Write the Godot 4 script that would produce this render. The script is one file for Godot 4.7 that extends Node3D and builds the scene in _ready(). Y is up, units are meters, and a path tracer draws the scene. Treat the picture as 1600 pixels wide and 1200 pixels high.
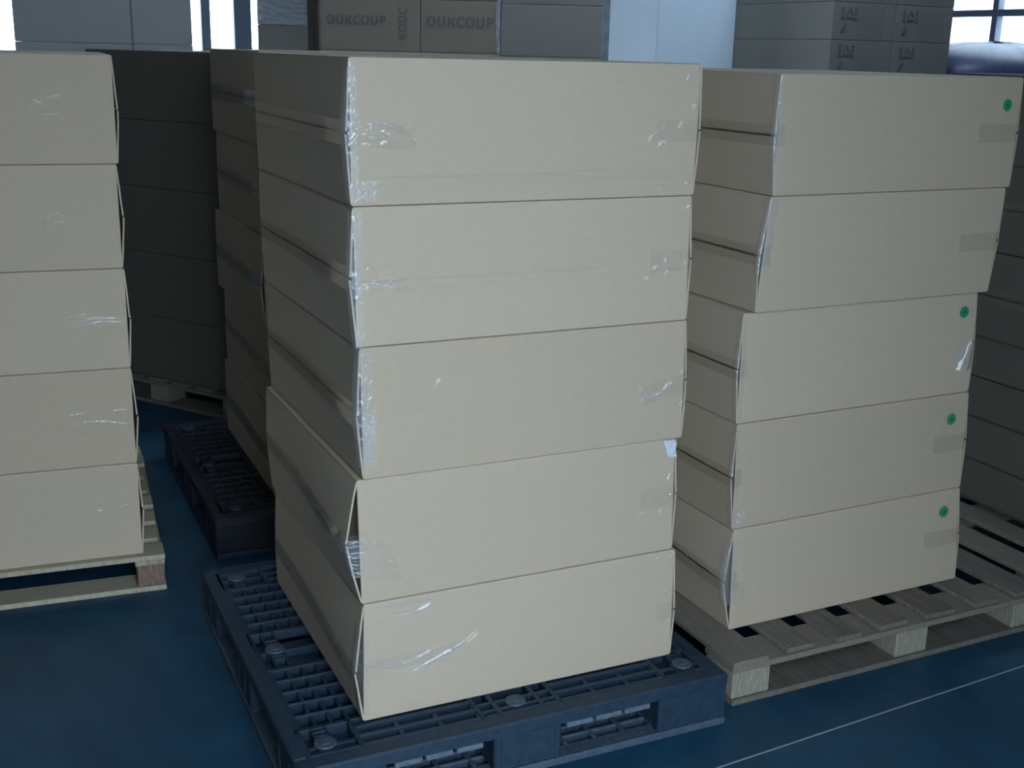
extends Node3D

const YAW := 0.4465            # the warehouse is turned this far from the camera's axis
const DECK_PLASTIC := 0.1449   # top of a plastic pallet
const DECK_WOOD := 0.1261      # top of a wooden pallet
const LEVEL := 0.3             # from one carton to the next
const ORDER := ["bottom one", "second from the bottom", "middle one", "second from the top", "topmost one"]

var M := {}
var noise := FastNoiseLite.new()
var rng := RandomNumberGenerator.new()
var taken := {}

func _ready() -> void:
	# camera
	var pitch := 0.27456
	var roll := 0.024581
	var fwd := Vector3(0, -sin(pitch), -cos(pitch))
	var up0 := Vector3(0, cos(pitch), -sin(pitch))
	var right := Vector3.RIGHT * cos(roll) + up0 * sin(roll)
	var up := Vector3.RIGHT * -sin(roll) + up0 * cos(roll)
	var cam := Camera3D.new()
	cam.name = "camera"
	cam.transform = Transform3D(Basis(right, up, -fwd), Vector3(0, 1.663, 0))
	cam.fov = rad_to_deg(2.0 * atan(600.0 / 1848.36))
	cam.near = 0.05
	cam.far = 200.0
	add_child(cam)
	cam.current = true
	# overcast sky, which comes in through the doorway behind the camera and through the windows
	var sky_mat := ProceduralSkyMaterial.new()
	sky_mat.sky_top_color = Color(0.80, 0.90, 1.0)
	sky_mat.sky_horizon_color = Color(0.86, 0.93, 1.0)
	sky_mat.ground_bottom_color = Color(0.45, 0.47, 0.5)
	sky_mat.ground_horizon_color = Color(0.6, 0.63, 0.67)
	sky_mat.sky_energy_multiplier = 1.0
	sky_mat.sun_angle_max = 0.0
	var sky := Sky.new()
	sky.sky_material = sky_mat
	var env := Environment.new()
	env.background_mode = Environment.BG_SKY
	env.sky = sky
	env.background_energy_multiplier = 10.4
	env.tonemap_mode = Environment.TONE_MAPPER_LINEAR
	env.tonemap_exposure = 1.0
	env.sdfgi_enabled = true
	env.ssao_enabled = true
	env.ssil_enabled = true
	var we := WorldEnvironment.new()
	we.name = "sky_and_air"
	we.environment = env
	add_child(we)

	rng.seed = 7
	noise.seed = 3
	noise.frequency = 1.0
	noise.noise_type = FastNoiseLite.TYPE_SIMPLEX_SMOOTH
	make_materials()
	build_shell()
	build_front_stacks()
	build_back_stacks()
	build_far_things()

# ------------------------------------------------------------------ naming
func numbered(called: String) -> String:
	var n: int = taken.get(called, 0)
	taken[called] = n + 1
	return called if n == 0 else "%s_%03d" % [called, n]

func thing(called: String, label: String, category: String, at := Vector3.ZERO, turn := 0.0, group := "") -> Node3D:
	var o := Node3D.new()
	o.name = numbered(called)
	add_child(o)
	o.position = at
	o.rotation.y = turn
	tag(o, label, category, group)
	return o

func tag(o: Node, label: String, category: String, group := "") -> void:
	o.set_meta("label", label)
	o.set_meta("category", category)
	if group != "":
		o.set_meta("group", group)

func part(called: String, mesh: Mesh, mat: Material, parent: Node) -> MeshInstance3D:
	var o := MeshInstance3D.new()
	o.name = called
	o.mesh = mesh
	o.material_override = mat
	parent.add_child(o, true)
	return o

func struct(called: String, mesh: Mesh, mat: Material, at := Vector3.ZERO, turn := 0.0) -> MeshInstance3D:
	var o := MeshInstance3D.new()
	o.name = called
	o.mesh = mesh
	o.material_override = mat
	add_child(o, true)
	o.position = at
	o.rotation.y = turn
	o.set_meta("kind", "structure")
	return o

func dup(source: Node3D, called: String, label: String, at: Vector3, turn: float, group := "") -> Node3D:
	var o: Node3D = source.duplicate()
	o.name = numbered(called)
	add_child(o)
	o.position = at
	o.rotation = Vector3(0, turn, 0)
	o.set_meta("label", label)
	if group != "":
		o.set_meta("group", group)
	elif o.has_meta("group"):
		o.remove_meta("group")
	return o

# ------------------------------------------------------------------ places in the warehouse's own directions
func place(a: float, b: float, y := 0.0) -> Vector3:
	return Vector3(a * cos(YAW) - b * sin(YAW), y, -a * sin(YAW) - b * cos(YAW))

func along(at: Vector3, turn: float, a: float, b: float, y := 0.0) -> Vector3:
	return at + Vector3(a * cos(turn) - b * sin(turn), y, -a * sin(turn) - b * cos(turn))

# ------------------------------------------------------------------ materials
func grain_image(size: int, seed_: int, fx: float, fy: float, lo: Color, hi: Color, fleck := 0.0) -> ImageTexture:
	var n := FastNoiseLite.new()
	n.seed = seed_
	n.frequency = 1.0
	n.fractal_octaves = 4
	var r := RandomNumberGenerator.new()
	r.seed = seed_
	var im := Image.create(size, size, true, Image.FORMAT_RGB8)
	for y in size:
		for x in size:
			# a torus keeps the picture seamless
			var ax := TAU * x / size
			var ay := TAU * y / size
			var v := n.get_noise_3d(cos(ax) * fx, sin(ax) * fx + cos(ay) * fy * 0.7, sin(ay) * fy) * 0.5 + 0.5
			v = clampf(v + r.randf_range(-fleck, fleck), 0, 1)
			im.set_pixel(x, y, lo.lerp(hi, v))
	im.generate_mipmaps()
	return ImageTexture.create_from_image(im)

func mat(albedo: Color, rough := 0.8, tex: Texture2D = null, scale := Vector3.ONE, world := false) -> StandardMaterial3D:
	var m := StandardMaterial3D.new()
	m.albedo_color = albedo
	m.roughness = rough
	if tex:
		m.albedo_texture = tex
		m.uv1_triplanar = true
		m.uv1_world_triplanar = world
		m.uv1_scale = scale
	return m

func film(alpha: float, rough := 0.08, color := Color(0.9, 0.95, 1.0)) -> StandardMaterial3D:
	var m := StandardMaterial3D.new()
	m.transparency = BaseMaterial3D.TRANSPARENCY_ALPHA
	m.albedo_color = Color(color.r, color.g, color.b, alpha)
	m.roughness = rough
	m.cull_mode = BaseMaterial3D.CULL_DISABLED
	return m

func lin(r: float, g: float, b: float) -> Color:
	return Color(r, g, b).linear_to_srgb()

func make_materials() -> void:
	var paper := grain_image(256, 11, 3.0, 5.0, Color(0.965, 0.965, 0.965), Color(1, 1, 1), 0.2)
	M.card = []
	for k in 3:
		var c: Color = [lin(0.515, 0.416, 0.298), lin(0.50, 0.401, 0.284), lin(0.53, 0.426, 0.308)][k]
		M.card.append(mat(c, 0.85, paper, Vector3(2.1, 2.3, 2.1)))
	M.card_inside = mat(lin(0.33, 0.28, 0.2), 0.9, paper, Vector3(2, 2, 2))
	M.brown = mat(lin(0.48, 0.41, 0.32), 0.85, paper, Vector3(2, 2, 2))
	M.brown_b = mat(lin(0.44, 0.41, 0.36), 0.8, paper, Vector3(2, 2, 2))
	M.brown_d = mat(lin(0.52, 0.53, 0.50), 0.8, paper, Vector3(2, 2, 2))
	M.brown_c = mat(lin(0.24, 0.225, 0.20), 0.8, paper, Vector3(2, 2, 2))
	M.dark_card = mat(lin(0.115, 0.10, 0.08), 0.85, paper, Vector3(2, 2, 2))  # card darkened: the shade on the aisle and right-edge stacks is in its colour
	M.print = mat(lin(0.27, 0.25, 0.25), 0.8)
	M.print_dark = mat(lin(0.14, 0.14, 0.15), 0.8)
	M.green = mat(lin(0.02, 0.27, 0.12), 0.6)
	M.green_dark = mat(lin(0.01, 0.12, 0.07), 0.6)
	M.tape = film(0.02, 0.08, Color(0.8, 0.78, 0.72))
	M.tape_brown = film(0.05, 0.12, Color(0.6, 0.54, 0.46))
	M.film = film(0.03, 0.07)
	M.film_milky = film(0.09, 0.1)
	M.wrap = film(0.6, 0.14, Color(0.92, 0.96, 1.0))
	var plastic := grain_image(256, 5, 2.0, 2.0, Color(0.6, 0.62, 0.65), Color(1, 1, 1), 0.08)
	M.plastic = mat(lin(0.021, 0.052, 0.088), 0.6, plastic, Vector3(3, 3, 3))
	M.plastic_worn = mat(lin(0.09, 0.13, 0.175), 0.6, plastic, Vector3(4, 4, 4))
	M.plastic_lip = mat(lin(0.17, 0.21, 0.26), 0.6, plastic, Vector3(4, 4, 4))
	M.plastic_black = mat(lin(0.022, 0.026, 0.036), 0.45, plastic, Vector3(3, 3, 3))
	M.wood = []
	for k in 4:
		var lo: Color = [Color(0.74, 0.69, 0.62), Color(0.68, 0.62, 0.55), Color(0.8, 0.76, 0.7), Color(0.6, 0.54, 0.48)][k]
		var wt := grain_image(256, 20 + k, 9.0, 0.8, lo, Color(1, 1, 1), 0.06)
		M.wood.append(mat(lin(0.56, 0.52, 0.40), 0.85, wt, Vector3(5.0, 5.0, 1.2)))
	M.wood_old = []
	for k in 4:
		var lo: Color = [Color(0.7, 0.68, 0.64), Color(0.62, 0.6, 0.57), Color(0.78, 0.74, 0.7), Color(0.55, 0.52, 0.5)][k]
		M.wood_old.append(mat(lin(0.26, 0.235, 0.19), 0.9, grain_image(256, 60 + k, 9.0, 0.8, lo, Color(1, 1, 1), 0.08), Vector3(5.0, 5.0, 1.2)))
	M.wood_pale = mat(lin(0.40, 0.385, 0.32), 0.85, grain_image(256, 31, 7.0, 1.5, Color(0.7, 0.66, 0.58), Color(1, 1, 1), 0.08), Vector3(4, 4, 4))
	M.wood_red = mat(lin(0.36, 0.25, 0.19), 0.85, grain_image(256, 32, 7.0, 1.5, Color(0.6, 0.55, 0.5), Color(1, 1, 1), 0.08), Vector3(4, 4, 4))
	var fl := grain_image(512, 41, 2.2, 2.2, Color(0.62, 0.68, 0.72), Color(1, 1, 1), 0.10)
	M.floor = mat(lin(0.010, 0.082, 0.145), 0.55, fl, Vector3(0.45, 0.45, 0.45), true)
	M.joint = mat(lin(0.30, 0.34, 0.36), 0.7)
	M.wall = mat(lin(0.45, 0.47, 0.48), 0.9, plastic, Vector3(0.5, 0.5, 0.5), true)
	M.ceiling = mat(lin(0.4, 0.42, 0.44), 0.9, plastic, Vector3(0.5, 0.5, 0.5), true)
	M.white = mat(lin(0.74, 0.85, 0.93), 0.6, paper, Vector3(1, 1, 1), true)
	M.frame = mat(lin(0.10, 0.13, 0.17), 0.5)
	M.glass = film(0.04, 0.02, Color(0.9, 0.97, 1.0))
	M.concrete = mat(lin(0.68, 0.68, 0.67), 0.9, fl, Vector3(0.3, 0.3, 0.3), true)
	M.facade = mat(lin(0.8, 0.82, 0.82), 0.8)
	M.stripe = mat(lin(0.16, 0.6, 0.4), 0.7)
	M.leaf = mat(lin(0.08, 0.2, 0.06), 0.8)
	M.tarp = mat(lin(0.10, 0.12, 0.22), 0.5, plastic, Vector3(2, 2, 2))

# ------------------------------------------------------------------ shapes
func begin() -> SurfaceTool:
	var st := SurfaceTool.new()
	st.begin(Mesh.PRIMITIVE_TRIANGLES)
	return st

# a sheet through rows of points, smooth; front faces look along (row direction) x (column direction) unless flipped
func sheet(st: SurfaceTool, rows: Array, flip := false) -> void:
	var n := rows.size()
	var m: int = rows[0].size()
	var nor := []
	for i in n:
		var line := PackedVector3Array()
		for j in m:
			var di: Vector3 = rows[mini(i + 1, n - 1)][j] - rows[maxi(i - 1, 0)][j]
			var dj: Vector3 = rows[i][mini(j + 1, m - 1)] - rows[i][maxi(j - 1, 0)]
			var v := dj.cross(di)
			v = v.normalized() if v.length() > 1e-12 else Vector3.UP
			line.append(-v if flip else v)
		nor.append(line)
	for i in n - 1:
		for j in m - 1:
			var q := [[i, j], [i, j + 1], [i + 1, j + 1], [i + 1, j]]
			var order := [0, 2, 1, 0, 3, 2] if not flip else [0, 1, 2, 0, 2, 3]
			for k in order:
				var c: Array = q[k]
				st.set_normal(nor[c[0]][c[1]])
				st.add_vertex(rows[c[0]][c[1]])

func tri_flat(st: SurfaceTool, a: Vector3, b: Vector3, c: Vector3, out: Vector3) -> void:
	var nrm := (c - a).cross(b - a)
	if nrm.dot(out) < 0:
		var t := b
		b = c
		c = t
		nrm = -nrm
	nrm = nrm.normalized()
	for v in [a, b, c]:
		st.set_normal(nrm)
		st.add_vertex(v)

func quad(st: SurfaceTool, a: Vector3, b: Vector3, c: Vector3, d: Vector3, out: Vector3) -> void:
	tri_flat(st, a, b, c, out)
	tri_flat(st, a, c, d, out)

# a box with chamfered edges, 44 triangles
func bar(st: SurfaceTool, lo: Vector3, hi: Vector3, c := 0.003) -> void:
	var p := Vector3(minf(lo.x, hi.x), minf(lo.y, hi.y), minf(lo.z, hi.z))
	var q := Vector3(maxf(lo.x, hi.x), maxf(lo.y, hi.y), maxf(lo.z, hi.z))
	var mid := (p + q) / 2
	var h := (q - p) / 2
	c = minf(c, minf(h.x, minf(h.y, h.z)) * 0.9)
	var corner := func(s: Vector3, axis: int) -> Vector3:
		var e := h - Vector3.ONE * c
		e[axis] = h[axis]
		return mid + s * e
	for axis in 3:
		var a1 := (axis + 1) % 3
		var a2 := (axis + 2) % 3
		for s in [-1.0, 1.0]:
			var v := []
			for k in [[-1, -1], [1, -1], [1, 1], [-1, 1]]:
				var sg := Vector3.ZERO
				sg[axis] = s
				sg[a1] = k[0]
				sg[a2] = k[1]
				v.append(corner.call(sg, axis))
			var out := Vector3.ZERO
			out[axis] = s
			quad(st, v[0], v[1], v[2], v[3], out)
		for s1 in [-1.0, 1.0]:
			for s2 in [-1.0, 1.0]:
				var g0 := Vector3.ZERO
				g0[axis] = -1
				g0[a1] = s1
				g0[a2] = s2
				var g1 := g0
				g1[axis] = 1
				var o2 := Vector3.ZERO
				o2[a1] = s1
				o2[a2] = s2
				quad(st, corner.call(g0, a1), corner.call(g1, a1), corner.call(g1, a2), corner.call(g0, a2), o2)
	for sx in [-1.0, 1.0]:
		for sy in [-1.0, 1.0]:
			for sz in [-1.0, 1.0]:
				var s := Vector3(sx, sy, sz)
				tri_flat(st, corner.call(s, 0), corner.call(s, 1), corner.call(s, 2), s)

# the same with a along x and b going back, y up
func slab(st: SurfaceTool, a0: float, a1: float, b0: float, b1: float, y0: float, y1: float, c := 0.003) -> void:
	bar(st, Vector3(a0, y0, -b0), Vector3(a1, y1, -b1), c)

func box_mesh(lo: Vector3, hi: Vector3, c := 0.003) -> ArrayMesh:
	var st := begin()
	bar(st, lo, hi, c)
	return st.commit()

func disc(st: SurfaceTool, at: Vector3, x: Vector3, y: Vector3, r: float, thick: float, n := 20) -> void:
	var z := x.cross(y).normalized()
	var top := at + z * thick
	for k in n:
		var a0 := TAU * k / n
		var a1 := TAU * (k + 1) / n
		var p0 := (x * cos(a0) + y * sin(a0)) * r
		var p1 := (x * cos(a1) + y * sin(a1)) * r
		tri_flat(st, top, top + p0 * 0.94, top + p1 * 0.94, z)
		quad(st, top + p0 * 0.94, top + p1 * 0.94, at + p1, at + p0, p0 + p1 + z * r * 0.2)

# ------------------------------------------------------------------ cartons
# Local axes: front bottom left corner at the origin, x along the front, y up, the depth towards -z.
func steps(length: float, r: float, n: int) -> PackedFloat32Array:
	var out := PackedFloat32Array([0.0, r * 0.5, r, r + 0.006])
	for k in range(1, n):
		out.append(lerpf(r + 0.006, length - r - 0.006, float(k) / n))
	out.append_array(PackedFloat32Array([length - r - 0.006, length - r, length - r * 0.5, length]))
	return out

func carton(o: Node3D, c: Dictionary) -> void:
	var w: float = c.w
	var d: float = c.get("d", 0.81)
	var h: float = c.get("h", 0.2992)
	var lean_l: Vector3 = c.get("lean_l", Vector3.ZERO)
	var lean_r: Vector3 = c.get("lean_r", Vector3.ZERO)
	var sd: float = c.get("seed", 0)
	var creases: Array = c.get("creases", [])
	var r := 0.004
	var flaps: bool = c.get("flaps", true)
	var open_l: float = c.get("open_l", 0.008)
	var open_r: float = c.get("open_r", 0.008)
	var card: Material = c.get("mat", M.card[int(sd) % 3])
	var wobble: float = c.get("wobble", 0.0022)
	var fine: bool = c.get("fine", true)
	var warp := func(p: Vector3) -> Vector3:       # p measured from the corner, z = depth
		var s := p.x / w
		var t := p.y / h
		return Vector3(p.x, p.y, -p.z) + (lean_l * (1.0 - s) + lean_r * s) * t
	var rounded := func(p: Vector3) -> Vector3:
		var q := Vector3(clampf(p.x, r, w - r), clampf(p.y, r, h - r), clampf(p.z, r, d - r))
		var v := p - q
		return q + v.normalized() * r if v.length() > 1e-9 else p
	var edge := func(x: float, length: float, k: float) -> float:
		return clampf(minf(x, length - x) / k, 0.0, 1.0)
	var front := func(x: float, y: float) -> float:
		var g: float = edge.call(x, w, 0.05) * edge.call(y, h, 0.05)
		var v := g * wobble * (noise.get_noise_3d(x * 3.0, y * 5.0, sd * 7.3) + 0.35)
		for k in creases:
			var s := x / w
			if s < k[0] - 0.03 or s > k[1] + 0.03:
				continue
			var fade := clampf((s - k[0] + 0.03) / 0.06, 0, 1) * clampf((k[1] + 0.03 - s) / 0.06, 0, 1)
			var yc: float = lerpf(k[2], k[3], (s - k[0]) / maxf(k[1] - k[0], 0.01)) * h
			var u := y - yc
			v -= fade * k[4] * exp(-pow(u / 0.0035, 2.0))
			v += fade * k[4] * 0.9 * exp(-pow((u + 0.009) / 0.007, 2.0))
		return v
	var nx := 30 if fine else 4
	var ny := 22 if fine else 3
	var nz := 12 if fine else 3
	var xs := steps(w, r, nx)
	var ys := steps(h, r, ny)
	for k in creases:                              # a fold needs close rows
		for e in [-0.012, -0.008, -0.005, -0.003, -0.0015, 0.0, 0.0015, 0.003, 0.006]:
			ys.append(clampf(minf(k[2], k[3]) * h + e, r * 1.1, h - r * 1.1))
			ys.append(clampf((k[2] + k[3]) * 0.5 * h + e, r * 1.1, h - r * 1.1))
			ys.append(clampf(maxf(k[2], k[3]) * h + e, r * 1.1, h - r * 1.1))
	ys.sort()
	var zs := steps(d, r, nz)
	var st := begin()
	for side in 2:                                 # front and back
		var rows := []
		for y in ys:
			var line := PackedVector3Array()
			for x in xs:
				var p: Vector3 = rounded.call(Vector3(x, y, 0.0 if side == 0 else d))
				if side == 0:
					p.z -= front.call(x, y)
				line.append(warp.call(p))
			rows.append(line)
		sheet(st, rows, side == 1)
	for side in 2:                                 # left and right, drawn in behind the flaps
		var rows := []
		for y in ys:
			var line := PackedVector3Array()
			for z in zs:
				var p: Vector3 = rounded.call(Vector3(0.0 if side == 0 else w, y, z))
				if flaps:
					var sink: float = 0.013 * edge.call(y - 0.006, h - 0.012, 0.012) * edge.call(z - 0.004, d - 0.008, 0.004)
					p.x += sink if side == 0 else -sink
				line.append(warp.call(p))
			rows.append(line)
		sheet(st, rows, side == 0)
	for side in 2:                                 # bottom and top
		var rows := []
		for z in zs:
			var line := PackedVector3Array()
			for x in xs:
				line.append(warp.call(rounded.call(Vector3(x, 0.0 if side == 0 else h, z))))
			rows.append(line)
		sheet(st, rows, side == 0)
	part("body", st.commit(), card, o)
	if not flaps:
		return
	# two flaps on each end, hinged at the top and bottom edges and sprung a little open at the middle
	for side in 2:
		if side == 1 and not c.get("right_flaps", true):
			continue
		var open: float = open_l if side == 0 else open_r
		var sx := -1.0 if side == 0 else 1.0
		var x0 := 0.0 if side == 0 else w
		for lid in 2:
			var fst := begin()
			var y_hinge := 0.004 if lid == 0 else h - 0.004
			var y_end: float = h * 0.5 + (c.get("seam", 0.0) as float) + (-0.003 if lid == 0 else 0.003)
			var spread: float = open * (1.0 if lid == 0 else float(c.get("lid", 0.85)))
			var outer := []
			var inner := []
			for i in 11:
				var t := i / 10.0
				var o_line := PackedVector3Array()
				var i_line := PackedVector3Array()
				for j in 17:
					var q := j / 16.0
					var z := lerpf(0.0015, d - 0.0015, q)
					var b := spread * (1.0 - 0.75 * smoothstep(0.0, 0.7, q)) + 0.0015 * noise.get_noise_3d(q * 4.0, t * 2.0, sd * 3.0 + side * 9.0 + lid * 5.0)
					var x := x0 + sx * (0.001 + b * pow(t, 0.85))
					var y := lerpf(y_hinge, y_end, t)
					o_line.append(warp.call(Vector3(x, y, z)))
					i_line.append(warp.call(Vector3(x - sx * 0.0045, y, z)))
				outer.append(o_line)
				inner.append(i_line)
			var flip := (side == 0) == (lid == 0)
			sheet(fst, outer, flip)
			sheet(fst, inner, not flip)
			for j in 16:                           # the free edge
				quad(fst, outer[10][j], outer[10][j + 1], inner[10][j + 1], inner[10][j], Vector3(0, 1 if lid == 0 else -1, 0))
			for i in 10:                           # the two ends
				quad(fst, outer[i][0], outer[i + 1][0], inner[i + 1][0], inner[i][0], Vector3.BACK)
				quad(fst, outer[i][16], outer[i + 1][16], inner[i + 1][16], inner[i][16], Vector3.FORWARD)
			part("flap", fst.commit(), card, o)
	# clear tape along the meeting line of the flaps, folded round onto the front
	for side in 2:
		var reach: float = c.get("tape_l" if side == 0 else "tape_r", 0.0)
		if reach <= 0.0:
			continue
		var wide: float = c.get("tape_wide", 0.05)
		var open: float = (open_l if side == 0 else open_r) * 1.0
		var sx := -1.0 if side == 0 else 1.0
		var x0 := 0.0 if side == 0 else w
		var crumple: float = c.get("crumple", 0.004)
		var ymid: float = h * 0.5 + (c.get("seam", 0.0) as float)
		var sag: float = c.get("sag_l" if side == 0 else "sag_r", 0.0)
		var rows := []
		var path := []
		for k in 14:
			var q := 1.0 - k / 14.0
			var z := q * (d - 0.02)
			var qq := z / d
			path.append(Vector3(x0 + sx * (0.004 + open * (1.0 - 0.75 * smoothstep(0.0, 0.7, qq))), 0, z))
		path.append(Vector3(x0 + sx * (open + 0.0035), 0, 0.004))
		path.append(Vector3(x0 + sx * (open + 0.0015), 0, -0.0015))
		path.append(Vector3(x0 + sx * open * 0.5, 0, -0.0035))
		var nf := 26
		for k in nf + 1:
			path.append(Vector3(x0 - sx * reach * k / nf, 0, -0.0035))
		for k in path.size():
			var line := PackedVector3Array()
			var p0: Vector3 = path[k]
			var on_front := clampf((k - 12) / 4.0, 0, 1)
			for j in 11:
				var e := j / 10.0 - 0.5
				var run := (w - p0.x if side == 1 else p0.x)
				var y := ymid + e * wide * (1.0 + 0.12 * noise.get_noise_2d(run * 20.0, sd)) - sag * maxf(run, 0.0)
				var n1 := noise.get_noise_3d(run * 16.0 + e * 1.5, e * 9.0, sd * 11.0 + side * 5.0)
				var n2 := noise.get_noise_3d(run * 40.0, e * 14.0 + 3.0, sd * 5.0 + side)
				var lift := (absf(n1) * 0.8 + absf(n2) * 0.45) * crumple
				var p := Vector3(p0.x, y, p0.z)
				if on_front > 0.0:
					p.z -= front.call(clampf(p.x, 0, w), y) * on_front + lift * on_front
				else:
					p.x += sx * lift * 0.35
				line.append(warp.call(p))
			rows.append(line)
		var tst := begin()
		sheet(tst, rows, side == 1)
		part("tape", tst.commit(), c.get("tape_mat", M.tape), o)

# a crumpled piece of clear film on the front of a carton: corner points in metres on the front, ridges along `lie`
func film_piece(o: Node3D, c: Dictionary, a: Vector2, b: Vector2, cc: Vector2, dd: Vector2, amp: float, freq: Vector2, seed_: float, m: Material, called := "film", ni := 28, nj := 28, curl := 0.0) -> void:
	var rows := []
	for i in ni + 1:
		var line := PackedVector3Array()
		var t := float(i) / ni
		for j in nj + 1:
			var s := float(j) / nj
			var p := a.lerp(b, s).lerp(dd.lerp(cc, s), t)
			var rag := 0.004 * noise.get_noise_3d(p.x * 60.0, p.y * 60.0, seed_)
			p += Vector2(rag, rag)
			var n1 := noise.get_noise_3d(s * freq.x, t * freq.y, seed_ * 3.7)
			var n2 := noise.get_noise_3d(s * freq.x * 2.3, t * freq.y * 2.3, seed_ * 5.1)
			var z := 0.0035 + amp * (absf(n1) + 0.5 * absf(n2)) + curl * sin(PI * pow(s, 1.6))
			var lean: Vector3 = (c.get("lean_l", Vector3.ZERO) as Vector3) * (p.y / 0.3)
			line.append(Vector3(p.x, p.y, z) + lean)
		rows.append(line)
	var st := begin()
	sheet(st, rows)
	part(called, st.commit(), m, o)

# a raised fold in clear film: a narrow ridge along a curve on a carton's front
func strand(o: Node3D, c: Dictionary, pts: Array, width: float, height: float, seed_: float, m: Material, called := "film") -> void:
	var cv := Curve3D.new()
	for k in pts.size():
		var p := Vector3(pts[k].x, pts[k].y, 0)
		var prev: Vector2 = pts[maxi(k - 1, 0)]
		var next: Vector2 = pts[mini(k + 1, pts.size() - 1)]
		var tan := Vector3(next.x - prev.x, next.y - prev.y, 0) / 6.0
		cv.add_point(p, -tan, tan)
	var total := cv.get_baked_length()
	var rows := []
	var n := 40
	for i in n + 1:
		var q := float(i) / n
		var p := cv.sample_baked(q * total, true)
		var ahead := cv.sample_baked(minf(q * total + 0.002, total), true) - cv.sample_baked(maxf(q * total - 0.002, 0.0), true)
		var side := Vector3(-ahead.y, ahead.x, 0).normalized()
		var fat := sin(PI * clampf(q, 0.03, 0.97)) * 0.75 + 0.25
		var swell := 0.6 + 0.7 * noise.get_noise_2d(q * total * 45.0, seed_ * 3.0)
		var line := PackedVector3Array()
		for j in 11:
			var e := j / 10.0 * 2.0 - 1.0
			var z := 0.003 + height * fat * maxf(swell, 0.1) * (0.5 + 0.5 * cos(PI * e)) + 0.0006 * noise.get_noise_3d(q * total * 120.0, e * 2.0, seed_)
			line.append(p - side * e * width * fat * 0.5 + Vector3(0, 0, z) + (c.get("lean_l", Vector3.ZERO) as Vector3) * (p.y / 0.3))
		rows.append(line)
	var st := begin()
	sheet(st, rows)
	part(called, st.commit(), m, o)

# film gathered round the front left upright edge of a carton
func film_corner(o: Node3D, c: Dictionary, y0: float, y1: float, reach: float, back: float, amp: float, seed_: float, m: Material) -> void:
	var rows := []
	var n := 56
	for i in n + 1:
		var t := float(i) / n
		var y := lerpf(y0, y1, t)
		var line := PackedVector3Array()
		var rag := 1.0 + 0.45 * noise.get_noise_2d(t * 9.0, seed_)
		var out: float = c.get("open_l", 0.008) * clampf(1.0 - absf(y / 0.3 - 0.5) * 2.0, 0, 1)
		for j in 19:
			var s := j / 18.0
			var run := lerpf(-back, reach * rag, s)
			var n1 := absf(noise.get_noise_3d(run * 14.0, y * 55.0 + run * 60.0, seed_ * 4.0))
			var n2 := absf(noise.get_noise_3d(run * 50.0, y * 120.0, seed_ * 9.0))
			var lift := 0.0035 + amp * (n1 + 0.5 * n2)
			var p := Vector3(run, y, lift)
			if run < 0.0:
				p = Vector3(-out * clampf(-run / 0.006, 0, 1) - lift, y, run + lift)
			line.append(p + (c.get("lean_l", Vector3.ZERO) as Vector3) * (y / 0.3))
		rows.append(line)
	var st := begin()
	sheet(st, rows)
	part("film", st.commit(), m, o)

func sticker(o: Node3D, x: float, y: float) -> void:
	var st := begin()
	disc(st, Vector3(x, y, 0.0022), Vector3.RIGHT, Vector3.UP, 0.0165, 0.0008, 24)
	var p := part("sticker", st.commit(), M.green, o)
	p.set_meta("label", "round green sticker")
	var ms := begin()
	bar(ms, Vector3(x - 0.003, y - 0.008, 0.0028), Vector3(x + 0.002, y + 0.008, 0.0034), 0.0002)
	bar(ms, Vector3(x - 0.007, y - 0.002, 0.0028), Vector3(x + 0.007, y + 0.002, 0.0034), 0.0002)
	part("printed_mark", ms.commit(), M.green_dark, p)

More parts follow.
